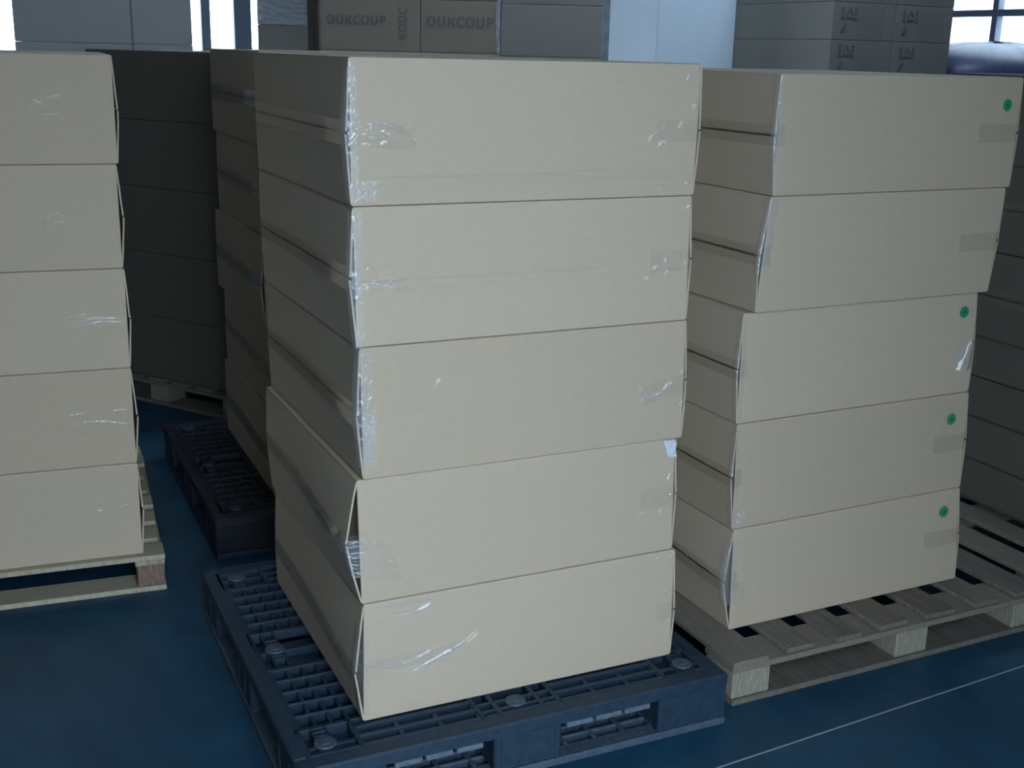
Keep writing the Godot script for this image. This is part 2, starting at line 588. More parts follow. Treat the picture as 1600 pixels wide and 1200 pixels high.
# ------------------------------------------------------------------ pallets
func plastic_pallet(o: Node3D, m: Material, worn: Material) -> void:
	var s := 1.12
	var top := DECK_PLASTIC
	var low := top - 0.028
	var st := begin()
	# rim
	slab(st, 0, s, 0, 0.048, low - 0.008, top, 0.005)
	slab(st, 0, s, s - 0.048, s, low - 0.008, top, 0.005)
	slab(st, 0, 0.046, 0.048, s - 0.048, low - 0.008, top, 0.005)
	slab(st, s - 0.046, s, 0.048, s - 0.048, low - 0.008, top, 0.005)
	var grid := func(a0: float, a1: float, b0: float, b1: float, na: int, nb: int, bw: float, ta: float) -> void:
		for k in na + 1:                            # bars going back
			var x := lerpf(a0, a1, float(k) / na)
			slab(st, x - bw / 2, x + bw / 2, b0, b1, low, top - ta, 0.0015)
		for k in nb + 1:                            # bars along the front
			var z := lerpf(b0, b1, float(k) / nb)
			slab(st, a0, a1, z - bw / 2, z + bw / 2, low, top, 0.0015)
	# square cells along the left and right, long slots along the front and back
	for x0 in [0.048, s - 0.242]:
		grid.call(x0, x0 + 0.194, 0.165, 0.455, 5, 5, 0.009, 0.004)
		grid.call(x0, x0 + 0.194, 0.665, 0.955, 5, 5, 0.009, 0.004)
	for b0 in [0.052, s - 0.168]:
		grid.call(0.165, 0.455, b0, b0 + 0.116, 3, 3, 0.012, 0.004)
		grid.call(0.665, 0.955, b0, b0 + 0.116, 3, 3, 0.012, 0.004)
	# the middle, under the load
	grid.call(0.23, 0.89, 0.168, 0.952, 8, 16, 0.011, 0.004)
	# round bosses with their cross pieces and big openings beside them
	var caps := []
	for i in 3:
		for j in 3:
			if i == 1 and j == 1:
				continue
			var cx: float = [0.085, 0.56, s - 0.085][i]
			var cz: float = [0.09, 0.56, s - 0.09][j]
			caps.append(Vector2(cx, cz))
			var a0: float = [0.03, 0.455, 0.955][i]
			var a1: float = [0.165, 0.665, 1.09][i]
			var b0: float = [0.046, 0.455, 0.955][j]
			var b1: float = [0.165, 0.665, 1.074][j]
			if j == 1 and i != 1:
				a0 = 0.03 if i == 0 else s - 0.23
				a1 = 0.23 if i == 0 else s - 0.03
			if i == 1:
				b0 = 0.046 if j == 0 else s - 0.168
				b1 = 0.168 if j == 0 else s - 0.046
			slab(st, a0, a0 + 0.01, b0, b1, low, top, 0.0015)
			slab(st, a1 - 0.01, a1, b0, b1, low, top, 0.0015)
			slab(st, a0, a1, b0, b0 + 0.01, low, top, 0.0015)
			slab(st, a0, a1, b1 - 0.01, b1, low, top, 0.0015)
			if i == 1:
				slab(st, a0, a1, cz - 0.02, cz - 0.013, low, top, 0.0015)
				slab(st, a0, a1, cz + 0.013, cz + 0.02, low, top, 0.0015)
				for e in [-0.055, 0.055]:
					slab(st, cx + e - 0.006, cx + e + 0.006, b0, b1, low, top, 0.0015)
				slab(st, cx - 0.028, cx + 0.028, cz - 0.028, cz + 0.028, low, top - 0.007, 0.004)
			else:
				slab(st, cx - 0.019, cx - 0.013, b0, b1, low, top, 0.0015)
				slab(st, cx + 0.013, cx + 0.019, b0, b1, low, top, 0.0015)
				for e in [-0.052, -0.034, 0.034, 0.052]:
					if cz + e > b0 and cz + e < b1:
						slab(st, cx - 0.019, cx + 0.019, cz + e - 0.004, cz + e + 0.004, low, top, 0.0015)
				slab(st, a0, a1, cz - 0.006, cz + 0.006, low, top - 0.006, 0.0015)
				slab(st, cx - 0.024, cx + 0.024, cz - 0.024, cz + 0.024, low, top - 0.007, 0.004)
	# the thin worn lips over each fork opening
	var lips := []
	for b in [0.0, s]:
		var sgn := 1.0 if b == 0.0 else -1.0
		for e in [[0.215, 0.44], [0.65, 0.89]]:
			for k in 3:
				var x0: float = lerpf(e[0], e[1], k / 3.0) + 0.004
				var x1: float = lerpf(e[0], e[1], (k + 1) / 3.0) - 0.004
				var lip := begin()
				slab(lip, x0, x1, b - sgn * 0.005, b + sgn * 0.012, low - 0.016, low - 0.003, 0.002)
				lips.append(lip.commit())
	part("deck", st.commit(), m, o)
	for mesh in lips:
		part("lip", mesh, M.plastic_lip if worn == M.plastic_worn else worn, o)
	for c in caps:
		var cs := begin()
		var lift := 0.0045 if c.x < 1.0 or absf(c.y - 0.56) > 0.1 else 0.0
		disc(cs, Vector3(c.x, top - 0.006 + lift, -c.y), Vector3.RIGHT, Vector3.FORWARD, 0.026, 0.004, 20)
		disc(cs, Vector3(c.x, top - 0.003 + lift, -c.y), Vector3.RIGHT, Vector3.FORWARD, 0.012, 0.003, 16)
		part("boss", cs.commit(), worn, o)
	# nine feet
	for i in 3:
		for j in 3:
			var fs := begin()
			var a0: float = [0.004, 0.47, s - 0.2][i]
			var a1: float = [0.2, 0.64, s - 0.004][i]
			var b0: float = [0.004, 0.48, s - 0.2][j]
			var b1: float = [0.2, 0.64, s - 0.004][j]
			slab(fs, a0, a1, b0, b1, 0.018, low + 0.002, 0.006)
			for e in [[a0, a0 + 0.014], [a1 - 0.014, a1]]:      # upright corner ribs
				slab(fs, e[0], e[1], b0 - 0.003, b0 + 0.01, 0.018, low + 0.002, 0.002)
				slab(fs, e[0], e[1], b1 - 0.01, b1 + 0.003, 0.018, low + 0.002, 0.002)
			for e in [[b0, b0 + 0.014], [b1 - 0.014, b1], [(b0 + b1) / 2 - 0.005, (b0 + b1) / 2 + 0.005]]:
				slab(fs, a0 - 0.003, a0 + 0.01, e[0], e[1], 0.018, low + 0.002, 0.002)
				slab(fs, a1 - 0.01, a1 + 0.003, e[0], e[1], 0.018, low + 0.002, 0.002)
			part("foot", fs.commit(), m, o)
	# bottom frame with slots
	var bs := begin()
	for b0 in [0.0, 0.49, s - 0.17]:
		var solid: float = b0 if b0 < 0.8 else s - 0.05
		slab(bs, 0, s, solid, solid + 0.05, 0, 0.02, 0.003)
		var g0: float = b0 + 0.05 if b0 < 0.8 else b0
		for k in 3:
			slab(bs, 0, s, g0 + 0.033 + k * 0.04 - 0.005, g0 + 0.033 + k * 0.04 + 0.005, 0, 0.02, 0.002)
		for k in 14:
			var x := lerpf(0.03, s - 0.03, k / 13.0)
			slab(bs, x - 0.006, x + 0.006, g0, g0 + 0.118, 0, 0.0195, 0.002)
	for a0 in [0.0, 0.5, s - 0.12]:
		slab(bs, a0, a0 + 0.12, 0.05, s - 0.05, 0, 0.0185, 0.003)
	part("bottom_frame", bs.commit(), worn, o)

func wood_pallet(o: Node3D, boards: Array, d: float, blocks_a: Array, blocks_b: Array, bottom_back: bool, sd: int, pale_front := true) -> void:
	var wood: Array = M.wood_old if pale_front else M.wood
	var top := DECK_WOOD
	var r := RandomNumberGenerator.new()
	r.seed = sd
	var w: float = boards[-1][1]
	for k in boards.size():
		var st := begin()
		var f := r.randf_range(0.0, 0.013) if k > 0 else 0.0
		slab(st, boards[k][0], boards[k][1], f, d - r.randf_range(0, 0.012), top - 0.0165, top - r.randf_range(0.0002, 0.0016), 0.0025)
		part("deck_board", st.commit(), wood[r.randi() % 4], o)
	for e in blocks_b:
		var st := begin()
		slab(st, 0.001, w - 0.001, e[0] + 0.002, e[1] + 0.006, top - 0.034, top - 0.0168, 0.0025)
		part("stringer_board", st.commit(), wood[(sd + 2) % 4], o)
	var first := true
	for e in blocks_b:
		for a in blocks_a:
			var st := begin()
			slab(st, a[0] + 0.002, a[1] - 0.002, e[0] + 0.003, e[1], 0.0172, top - 0.0345, 0.003)
			part("block", st.commit(), (M.wood_pale if pale_front else M.wood_red) if first else wood[r.randi() % 4], o)
		first = false
	if bottom_back:
		for a in blocks_a:
			var st := begin()
			slab(st, a[0], a[1], 0.0, d, 0.0, 0.0168, 0.0025)
			part("bottom_board", st.commit(), wood[r.randi() % 4], o)
	else:
		for e in blocks_b:
			var st := begin()
			slab(st, 0.0, w, e[0] - 0.004, e[1] + 0.004, 0.0, 0.0168, 0.0025)
			part("bottom_board", st.commit(), wood[r.randi() % 4], o)

# ------------------------------------------------------------------ the room
func wall_with_openings(called: String, length: float, height: float, thick: float, holes: Array, at: Vector3, turn: float, m: Material) -> MeshInstance3D:
	# along x from the origin, thickness towards -z; holes as [x0, x1, y0, y1], left to right
	var st := begin()
	var x := 0.0
	for q in holes:
		bar(st, Vector3(x, 0, 0), Vector3(q[0], height, -thick), 0.004)
		if q[2] > 0.0:
			bar(st, Vector3(q[0], 0, 0), Vector3(q[1], q[2], -thick), 0.004)
		bar(st, Vector3(q[0], q[3], 0), Vector3(q[1], height, -thick), 0.004)
		x = q[1]
	bar(st, Vector3(x, 0, 0), Vector3(length, height, -thick), 0.004)
	return struct(called, st.commit(), m, at, turn)

func build_shell() -> void:
	var a0 := -5.0
	var a1 := 8.6
	var b0 := -0.38
	var b1 := 9.6
	var hh := 4.4
	var t := 0.25
	struct("floor", box_mesh(Vector3(a0 - t, -0.2, -b0 + t), Vector3(a1 + t, 0.0, -b1 - t), 0.002), M.floor, Vector3.ZERO, YAW)
	# roof with two added, unseen openings that light the far stacks
	var holes := [[0.5, 1.6, 7.1, 7.5], [3.2, 6.4, 5.0, 6.2]]
	var cs := begin()
	slab(cs, a0 - t, a1 + t, b0 - t, holes[1][2], hh, hh + 0.2, 0.002)
	slab(cs, a0 - t, a1 + t, holes[0][3], b1 + t, hh, hh + 0.2, 0.002)
	slab(cs, a0 - t, holes[1][0], holes[1][2], holes[1][3], hh, hh + 0.2, 0.002)
	slab(cs, holes[1][1], a1 + t, holes[1][2], holes[1][3], hh, hh + 0.2, 0.002)
	slab(cs, a0 - t, a1 + t, holes[1][3], holes[0][2], hh, hh + 0.2, 0.002)
	slab(cs, a0 - t, holes[0][0], holes[0][2], holes[0][3], hh, hh + 0.2, 0.002)
	slab(cs, holes[0][1], a1 + t, holes[0][2], holes[0][3], hh, hh + 0.2, 0.002)
	struct("ceiling", cs.commit(), M.ceiling, Vector3.ZERO, YAW)
	for k in 2:
		var q: Array = holes[k]
		var sl := Node3D.new()  # added roof light, put in to brighten the far stacks
		sl.name = "window_%d" % (3 + k)
		add_child(sl)
		sl.rotation.y = YAW
		sl.set_meta("kind", "structure")
		for e in [[q[0], q[1], q[2], q[2] + 0.05], [q[0], q[1], q[3] - 0.05, q[3]], [q[0], q[0] + 0.05, q[2] + 0.05, q[3] - 0.05], [q[1] - 0.05, q[1], q[2] + 0.05, q[3] - 0.05]]:
			var fs := begin()
			slab(fs, e[0], e[1], e[2], e[3], hh + 0.06, hh + 0.12, 0.003)
			part("window_frame", fs.commit(), M.frame, sl)
		var ps := begin()
		quad(ps, Vector3(q[0] + 0.05, hh + 0.09, -q[2] - 0.05), Vector3(q[1] - 0.05, hh + 0.09, -q[2] - 0.05), Vector3(q[1] - 0.05, hh + 0.09, -q[3] + 0.05), Vector3(q[0] + 0.05, hh + 0.09, -q[3] + 0.05), Vector3.DOWN)
		part("pane", ps.commit(), M.glass, sl)
	# saw-cut joint in the floor paint, pale
	var p0 := Vector3(-0.25, 0.0, -2.08)
	var p1 := Vector3(3.4, 0.0, -4.13)
	var dir := p1 - p0
	var js := begin()
	bar(js, Vector3(0, 0.0002, -0.0022), Vector3(dir.length(), 0.0016, 0.0022), 0.0003)
	struct("trim_1", js.commit(), M.joint, p0, atan2(-dir.z, dir.x))
	# wall behind the camera with the open loading door
	wall_with_openings("wall_front", a1 - a0 + 2 * t, hh, t, [[5.0, 6.45, 0.0, 3.3]], place(a0 - t, b0 - t), YAW, M.wall)
	# far wall: a band of windows on the left
	wall_with_openings("wall_back", a1 - a0 + 2 * t, hh, t, [[5.45, 8.0, 1.3, 3.6]], place(a0 - t, b1), YAW, M.wall)
	# side walls; the right one has windows
	wall_with_openings("wall_left", b1 - b0, hh, t, [], place(a0 - t, b0), YAW + PI / 2, M.wall)
	wall_with_openings("wall_right", b1 - b0, hh, t, [[7.08, 9.58, 1.3, 3.9]], place(a1, b0), YAW + PI / 2, M.wall)
	# frames and panes
	var w1 := window_frame("window_1", 2.55, 1.3, 3.6, [[0.0, 0.07], [0.6, 0.07], [1.15, 0.07], [1.694, 0.07], [1.948, 0.134]], [2.7], place(a0 - t + 5.45, b1 + 0.08), YAW)
	w1.set_meta("kind", "structure")
	var w2 := window_frame("window_2", 2.5, 1.3, 3.9, [[0.0, 0.06], [0.72, 0.06], [1.455, 0.065]], [2.06, 2.9], place(a1 + 0.08, b0 + 7.08), YAW + PI / 2)
	# outside: paved yard, a pale building with a green band beyond the right windows
	struct("ground", box_mesh(Vector3(-40, -0.3, 40), Vector3(40, -0.21, -40), 0.002), M.concrete, Vector3.ZERO, YAW)
	var hall := thing("pale_building", "pale building with a green band seen through the windows at right", "building", place(19.0, -2.0, -0.2), YAW + PI / 2)
	part("wall", box_mesh(Vector3(0, 0, 0), Vector3(24, 6.5, -3), 0.02), M.facade, hall)
	part("green_band", box_mesh(Vector3(0, 2.32, 0.03), Vector3(24, 2.5, -0.02), 0.005), M.stripe, hall)

func window_frame(called: String, w: float, y0: float, y1: float, posts: Array, bars: Array, at: Vector3, turn: float) -> Node3D:
	var o := Node3D.new()
	o.name = called
	add_child(o)
	o.position = at
	o.rotation.y = turn
	var st := begin()
	bar(st, Vector3(0, y0, 0), Vector3(w, y0 + 0.06, -0.06), 0.004)
	bar(st, Vector3(0, y1 - 0.06, 0), Vector3(w, y1, -0.06), 0.004)
	part("window_frame", st.commit(), M.frame, o)
	for k in posts.size():
		part("mullion", box_mesh(Vector3(posts[k][0], y0, 0.01), Vector3(posts[k][0] + posts[k][1], y1, -0.07), 0.004), M.frame, o)
	part("mullion", box_mesh(Vector3(w - 0.075, y0, 0.01), Vector3(w, y1, -0.07), 0.004), M.frame, o)
	for y in bars:
		part("glazing_bar", box_mesh(Vector3(0, y, 0.005), Vector3(w, y + 0.06, -0.065), 0.004), M.frame, o)
	for k in posts.size():
		var x0: float = posts[k][0] + posts[k][1]
		var x1: float = posts[k + 1][0] if k + 1 < posts.size() else w - 0.075
		var ps := begin()
		var z := -0.03
		quad(ps, Vector3(x0, y0 + 0.06, z), Vector3(x1, y0 + 0.06, z), Vector3(x1, y1 - 0.06, z), Vector3(x0, y1 - 0.06, z), Vector3.BACK)
		part("pane", ps.commit(), M.glass, o)
	return o

# ------------------------------------------------------------------ the three stacks in front
func stack_box(corners: Array, z_l: float, z_r: float, deck: float, level: int, spec: Dictionary, label: String, group: String) -> Node3D:
	# corners: x of bottom left, bottom right, top left, top right
	var yaw := atan2(z_l - z_r, corners[1] - corners[0])
	var o := thing("carton", label, "carton", Vector3(corners[0], deck + level * LEVEL + 0.0003, z_l), yaw, group)
	spec.w = Vector2(corners[1] - corners[0], z_r - z_l).length()
	var dl: float = corners[2] - corners[0]
	var dr: float = corners[3] - corners[1]
	spec.lean_l = Vector3(dl * cos(yaw), 0, dl * sin(yaw))
	spec.lean_r = Vector3(dr * cos(yaw), 0, dr * sin(yaw))
	spec.seed = float(level + 1) + (10.0 if deck > 0.14 else 20.0)
	carton(o, spec)
	return o

func build_front_stacks() -> void:
	# --- centre: five cartons on the dark plastic pallet
	var pp := thing("plastic_pallet", "dark blue-grey plastic pallet with open grid deck carrying the five cartons in the centre", "pallet", Vector3(-0.442, 0, -2.238), 0.437)
	plastic_pallet(pp, M.plastic, M.plastic_worn)
	var centre := [
		[-0.3275, 0.4329, -0.3244, 0.428], [-0.3288, 0.419, -0.3368, 0.4113], [-0.3213, 0.4257, -0.3264, 0.4193],
		[-0.3318, 0.4178, -0.3375, 0.4123], [-0.3402, 0.4153, -0.3413, 0.4177]]
	var spec_c := [
		{"open_l": 0.020, "tape_l": 0.05, "tape_r": 0.05, "seam": -0.02, "lid": 0.95},
		{"open_l": 0.030, "tape_l": 0.02, "tape_r": 0.10, "seam": 0.0, "lid": 1.0},
		{"open_l": 0.012, "tape_l": 0.035, "tape_r": 0.12, "crumple": 0.006, "sag_r": 0.25},
		{"open_l": 0.012, "tape_l": 0.05, "tape_r": 0.11, "creases": [[0.0, 0.72, 0.46, 0.46, 0.0022]]},
		{"open_l": 0.010, "tape_l": 0.14, "tape_r": 0.12, "crumple": 0.007, "sag_l": 0.1, "creases": [[0.06, 0.66, 0.185, 0.185, 0.0022], [0.62, 0.95, 0.205, 0.205, 0.0022]]}]
	var note_c := ["arc of film across its front", "left flaps sprung open", "crumpled film down its edge", "fold line across its front", "shiny tape on its side"]
	for k in 5:
		var o := stack_box(centre[k], -2.445, -2.803, DECK_PLASTIC, k, spec_c[k], "tan carton, %s on the plastic pallet, %s" % [["bottom", "second up", "middle", "fourth up", "topmost"][k], note_c[k]], "cartons on the centre pallet")
		var s: Dictionary = spec_c[k]
		var strokes: Array = [
			[Vector2(0.815, 0.19), Vector2(0.825, 0.10), Vector2(0.82, 0.285), Vector2(0.78, 0.287)],
			[Vector2(0.73, 0.105), Vector2(0.742, 0.112), Vector2(0.79, 0.11), Vector2(0.812, 0.20), Vector2(0.818, 0.15)],
			[Vector2(0.712, 0.108), Vector2(0.738, 0.118), Vector2(0.755, 0.122), Vector2(0.775, 0.14), Vector2(0.79, 0.147), Vector2(0.822, 0.17), Vector2(0.822, 0.09)],
			[Vector2(0.715, 0.11), Vector2(0.735, 0.13), Vector2(0.765, 0.15), Vector2(0.80, 0.16), Vector2(0.77, 0.12), Vector2(0.822, 0.14), Vector2(0.822, 0.275)],
			[Vector2(0.712, 0.135), Vector2(0.722, 0.142), Vector2(0.748, 0.162), Vector2(0.79, 0.165), Vector2(0.752, 0.125), Vector2(0.738, 0.12), Vector2(0.805, 0.272), Vector2(0.825, 0.285), Vector2(0.825, 0.205), Vector2(0.745, 0.02), Vector2(0.815, 0.03)]][k]
		for q in strokes.size():
			var at: Vector2 = strokes[q]
			var tall := 0.010 + 0.014 * absf(sin(q * 2.1 + k))
			strand(o, s, [at - Vector2(0.006, tall * 0.5), at + Vector2(0.006, tall * 0.5)], 0.013, 0.0062, 110.0 + k * 12 + q, M.film_milky)
		match k:
			0:
				# a sheet of stretch film pulled from the edge, ending in a long arc, and a fold under the carton above
				strand(o, s, [Vector2(0.012, 0.145), Vector2(0.085, 0.126), Vector2(0.147, 0.12), Vector2(0.214, 0.142), Vector2(0.26, 0.156), Vector2(0.285, 0.175)], 0.013, 0.0042, 3.0, M.film_milky)
				strand(o, s, [Vector2(0.03, 0.152), Vector2(0.09, 0.134), Vector2(0.14, 0.143), Vector2(0.178, 0.157), Vector2(0.242, 0.163)], 0.012, 0.0036, 4.0, M.film_milky)
				strand(o, s, [Vector2(0.12, 0.108), Vector2(0.19, 0.135), Vector2(0.25, 0.16), Vector2(0.282, 0.185)], 0.009, 0.0032, 6.0, M.film_milky)
				film_piece(o, s, Vector2(0.0, 0.13), Vector2(0.2, 0.118), Vector2(0.25, 0.16), Vector2(0.0, 0.158), 0.003, Vector2(5, 4), 8.0, M.film)
				strand(o, s, [Vector2(0.012, 0.287), Vector2(0.075, 0.287), Vector2(0.16, 0.284), Vector2(0.145, 0.264), Vector2(0.1, 0.263), Vector2(0.067, 0.27)], 0.011, 0.004, 5.0, M.film_milky)
				strand(o, s, [Vector2(0.09, 0.258), Vector2(0.13, 0.262), Vector2(0.165, 0.278)], 0.012, 0.004, 7.0, M.film_milky)
				film_corner(o, s, 0.02, 0.25, 0.012, 0.03, 0.003, 2.0, M.film)
			1:
				film_corner(o, s, 0.07, 0.16, 0.01, 0.035, 0.006, 12.0, M.film_milky)
				film_piece(o, s, Vector2(0.01, 0.06), Vector2(0.10, 0.05), Vector2(0.07, 0.14), Vector2(0.01, 0.16), 0.004, Vector2(2, 3), 15.0, M.film)
				film_piece(o, s, Vector2(0.803, 0.255), Vector2(0.827, 0.25), Vector2(0.827, 0.297), Vector2(0.79, 0.296), 0.009, Vector2(2, 2), 17.0, M.wrap)
			2:
				film_corner(o, s, 0.03, 0.295, 0.022, 0.03, 0.006, 21.0, M.film_milky)
				film_piece(o, s, Vector2(0.0, 0.04), Vector2(0.03, 0.05), Vector2(0.03, 0.15), Vector2(0.0, 0.16), 0.010, Vector2(3, 10), 22.0, M.film_milky)
				strand(o, s, [Vector2(0.168, 0.195), Vector2(0.18, 0.21), Vector2(0.20, 0.22)], 0.011, 0.004, 24.0, M.film_milky)
				strand(o, s, [Vector2(0.715, 0.11), Vector2(0.76, 0.128), Vector2(0.80, 0.158), Vector2(0.826, 0.172)], 0.012, 0.0066, 25.0, M.film_milky)
				strand(o, s, [Vector2(0.70, 0.15), Vector2(0.705, 0.125), Vector2(0.715, 0.108)], 0.010, 0.005, 26.0, M.film_milky)
			3:
				film_corner(o, s, 0.0, 0.29, 0.016, 0.025, 0.004, 31.0, M.film_milky)
				strand(o, s, [Vector2(0.01, 0.131), Vector2(0.06, 0.136), Vector2(0.105, 0.137)], 0.009, 0.004, 36.0, M.film_milky)
				film_piece(o, s, Vector2(0.0, 0.118), Vector2(0.12, 0.118), Vector2(0.11, 0.15), Vector2(0.0, 0.15), 0.005, Vector2(3, 6), 33.0, M.film)
			4:
				film_corner(o, s, 0.01, 0.294, 0.014, 0.03, 0.004, 41.0, M.film_milky)
				film_piece(o, s, Vector2(0.01, 0.01), Vector2(0.055, 0.01), Vector2(0.055, 0.055), Vector2(0.01, 0.05), 0.006, Vector2(3, 3), 44.0, M.film_milky)
				strand(o, s, [Vector2(0.02, 0.16), Vector2(0.06, 0.17), Vector2(0.10, 0.158), Vector2(0.13, 0.145)], 0.013, 0.0045, 42.0, M.film_milky)
				strand(o, s, [Vector2(0.03, 0.14), Vector2(0.08, 0.142)], 0.012, 0.0042, 45.0, M.film_milky)
	# --- right: five cartons with green stickers on a wooden pallet
	var wp := thing("wooden_pallet", "weathered wooden pallet with gapped deck boards under the green-stickered cartons at right", "pallet", Vector3(0.603, 0, -2.798), 0.456)
	wood_pallet(wp, [[0, 0.115], [0.182, 0.278], [0.348, 0.438], [0.507, 0.613], [0.685, 0.796], [0.871, 0.97], [1.04, 1.15]], 1.1, [[0, 0.126], [0.568, 0.69], [1.03, 1.15]], [[0.0, 0.13], [0.485, 0.615], [0.965, 1.095]], false, 4)
	var rights := [
		[0.62, 1.3819, 0.6119, 1.3598], [0.6067, 1.3598, 0.5997, 1.3484], [0.5963, 1.3465, 0.5935, 1.3356],
		[0.6216, 1.3633, 0.6394, 1.3757], [0.6427, 1.3847, 0.6394, 1.3838]]
	var spec_r := [
		{"open_l": 0.028, "tape_l": 0.02, "tape_r": 0.14}, {"open_l": 0.012, "tape_l": 0.02, "tape_r": 0.13},
		{"open_l": 0.010, "tape_l": 0.02, "tape_r": 0.0}, {"open_l": 0.012, "tape_l": 0.02, "tape_r": 0.15}, {"open_l": 0.008, "tape_l": 0.02, "tape_r": 0.15}]
	var stick := [[0.765, 0.235], [0.768, 0.225], [0.78, 0.245], [0.755, 0.24], [0.78, 0.225]]
	var note_r := ["flaps bulging at left", "film wrinkles at left", "peeled tape shining at right", "film on upper left corner", "reaching the photo edge"]
	for k in 5:
		var s: Dictionary = spec_r[k]
		s.tape_mat = M.tape_brown
		s.crumple = 0.002
		var o := stack_box(rights[k], -2.985, -3.362, DECK_WOOD, k, s, "tan carton with green sticker, %s of stack, %s" % [["bottom", "second up", "middle", "fourth up", "topmost"][k], note_r[k]], "cartons with green stickers")
		sticker(o, stick[k][0], stick[k][1])
		match k:
			0:
				film_corner(o, s, 0.08, 0.27, 0.012, 0.03, 0.006, 52.0, M.film_milky)
				film_piece(o, s, Vector2(0.0, 0.10), Vector2(0.05, 0.075), Vector2(0.035, 0.14), Vector2(0.0, 0.15), 0.005, Vector2(3, 3), 53.0, M.film)
			1:
				film_corner(o, s, 0.0, 0.29, 0.008, 0.02, 0.003, 54.0, M.film)
				film_piece(o, s, Vector2(0.002, 0.0), Vector2(0.04, 0.03), Vector2(0.035, 0.075), Vector2(0.002, 0.06), 0.005, Vector2(3, 3), 55.0, M.film_milky)
			2:
				film_corner(o, s, 0.01, 0.29, 0.010, 0.02, 0.003, 56.0, M.film)
				film_piece(o, s, Vector2(0.84, 0.075), Vector2(0.742, 0.082), Vector2(0.775, 0.165), Vector2(0.84, 0.16), 0.002, Vector2(1, 1), 57.0, M.film_milky, "tape", 20, 20, 0.03)
			3:
				film_corner(o, s, 0.10, 0.295, 0.02, 0.02, 0.003, 58.0, M.film_milky)
			4:
				film_corner(o, s, 0.03, 0.296, 0.014, 0.02, 0.005, 59.0, M.film_milky)
	# --- left: five cartons on a wooden pallet, cut by the edge of the photo
	var yl := 0.365
	var lp := thing("wooden_pallet", "pale wooden pallet at the left edge of the photo under plain cartons", "pallet", Vector3(-1.069, 0, -3.402), yl + PI / 2)
	wood_pallet(lp, [[0, 0.10], [0.14, 0.23], [0.29, 0.38], [0.44, 0.53], [0.59, 0.68], [0.74, 0.83], [0.88, 0.98], [1.02, 1.10]], 1.1, [[0.012, 0.12], [0.49, 0.61], [0.98, 1.09]], [[0.0, 0.085], [0.5, 0.6], [1.0, 1.09]], true, 9, false)
	var fr := [-1.137, -1.138, -1.138, -1.141, -1.135]
	var sag := [0.0, 0.05, 0.1, 0.0, 0.1]
	for k in 5:
		var w := 0.84
		var o := thing("carton", "plain tan carton, %s of the left edge stack, %s" % [["bottom", "second up", "middle", "fourth up", "topmost"][k], ["just above the pallet boards", "two streaks of tape", "long wrinkles at its right end", "hooked tape wrinkle on front", "scattered wisps of tape"][k]], "carton", Vector3(fr[k] - w * cos(yl), DECK_WOOD + k * LEVEL + 0.0003, -3.40 + w * sin(yl)), yl, "cartons at the left edge")
		carton(o, {"w": w, "seed": 30.0 + k, "open_l": 0.006, "open_r": 0.010 + 0.003 * (k % 2), "tape_l": 0.0, "tape_r": 0.0, "sag_r": sag[k], "tape_wide": 0.045})
		var marks: Array = [
			[[Vector2(0.70, 0.155), Vector2(0.735, 0.158)], [Vector2(0.775, 0.16), Vector2(0.81, 0.168)]],
			[[Vector2(0.66, 0.132), Vector2(0.70, 0.142), Vector2(0.76, 0.138), Vector2(0.82, 0.128)], [Vector2(0.65, 0.165), Vector2(0.70, 0.17)], [Vector2(0.775, 0.17), Vector2(0.825, 0.172)]],
			[[Vector2(0.64, 0.128), Vector2(0.70, 0.148), Vector2(0.77, 0.155), Vector2(0.83, 0.148)], [Vector2(0.68, 0.122), Vector2(0.75, 0.142), Vector2(0.83, 0.14)], [Vector2(0.665, 0.158), Vector2(0.73, 0.17)]],
			[[Vector2(0.635, 0.118), Vector2(0.637, 0.142), Vector2(0.665, 0.162), Vector2(0.70, 0.153)], [Vector2(0.655, 0.135), Vector2(0.69, 0.14)], [Vector2(0.705, 0.15), Vector2(0.708, 0.135)]],
			[[Vector2(0.60, 0.12), Vector2(0.63, 0.135), Vector2(0.69, 0.14)], [Vector2(0.61, 0.15), Vector2(0.62, 0.175), Vector2(0.65, 0.165)], [Vector2(0.665, 0.18), Vector2(0.70, 0.19)], [Vector2(0.80, 0.14), Vector2(0.825, 0.16), Vector2(0.832, 0.19)]]][k]
		for q in marks.size():
			strand(o, {}, marks[q], 0.010, 0.0034, 90.0 + k * 5 + q, M.film_milky)

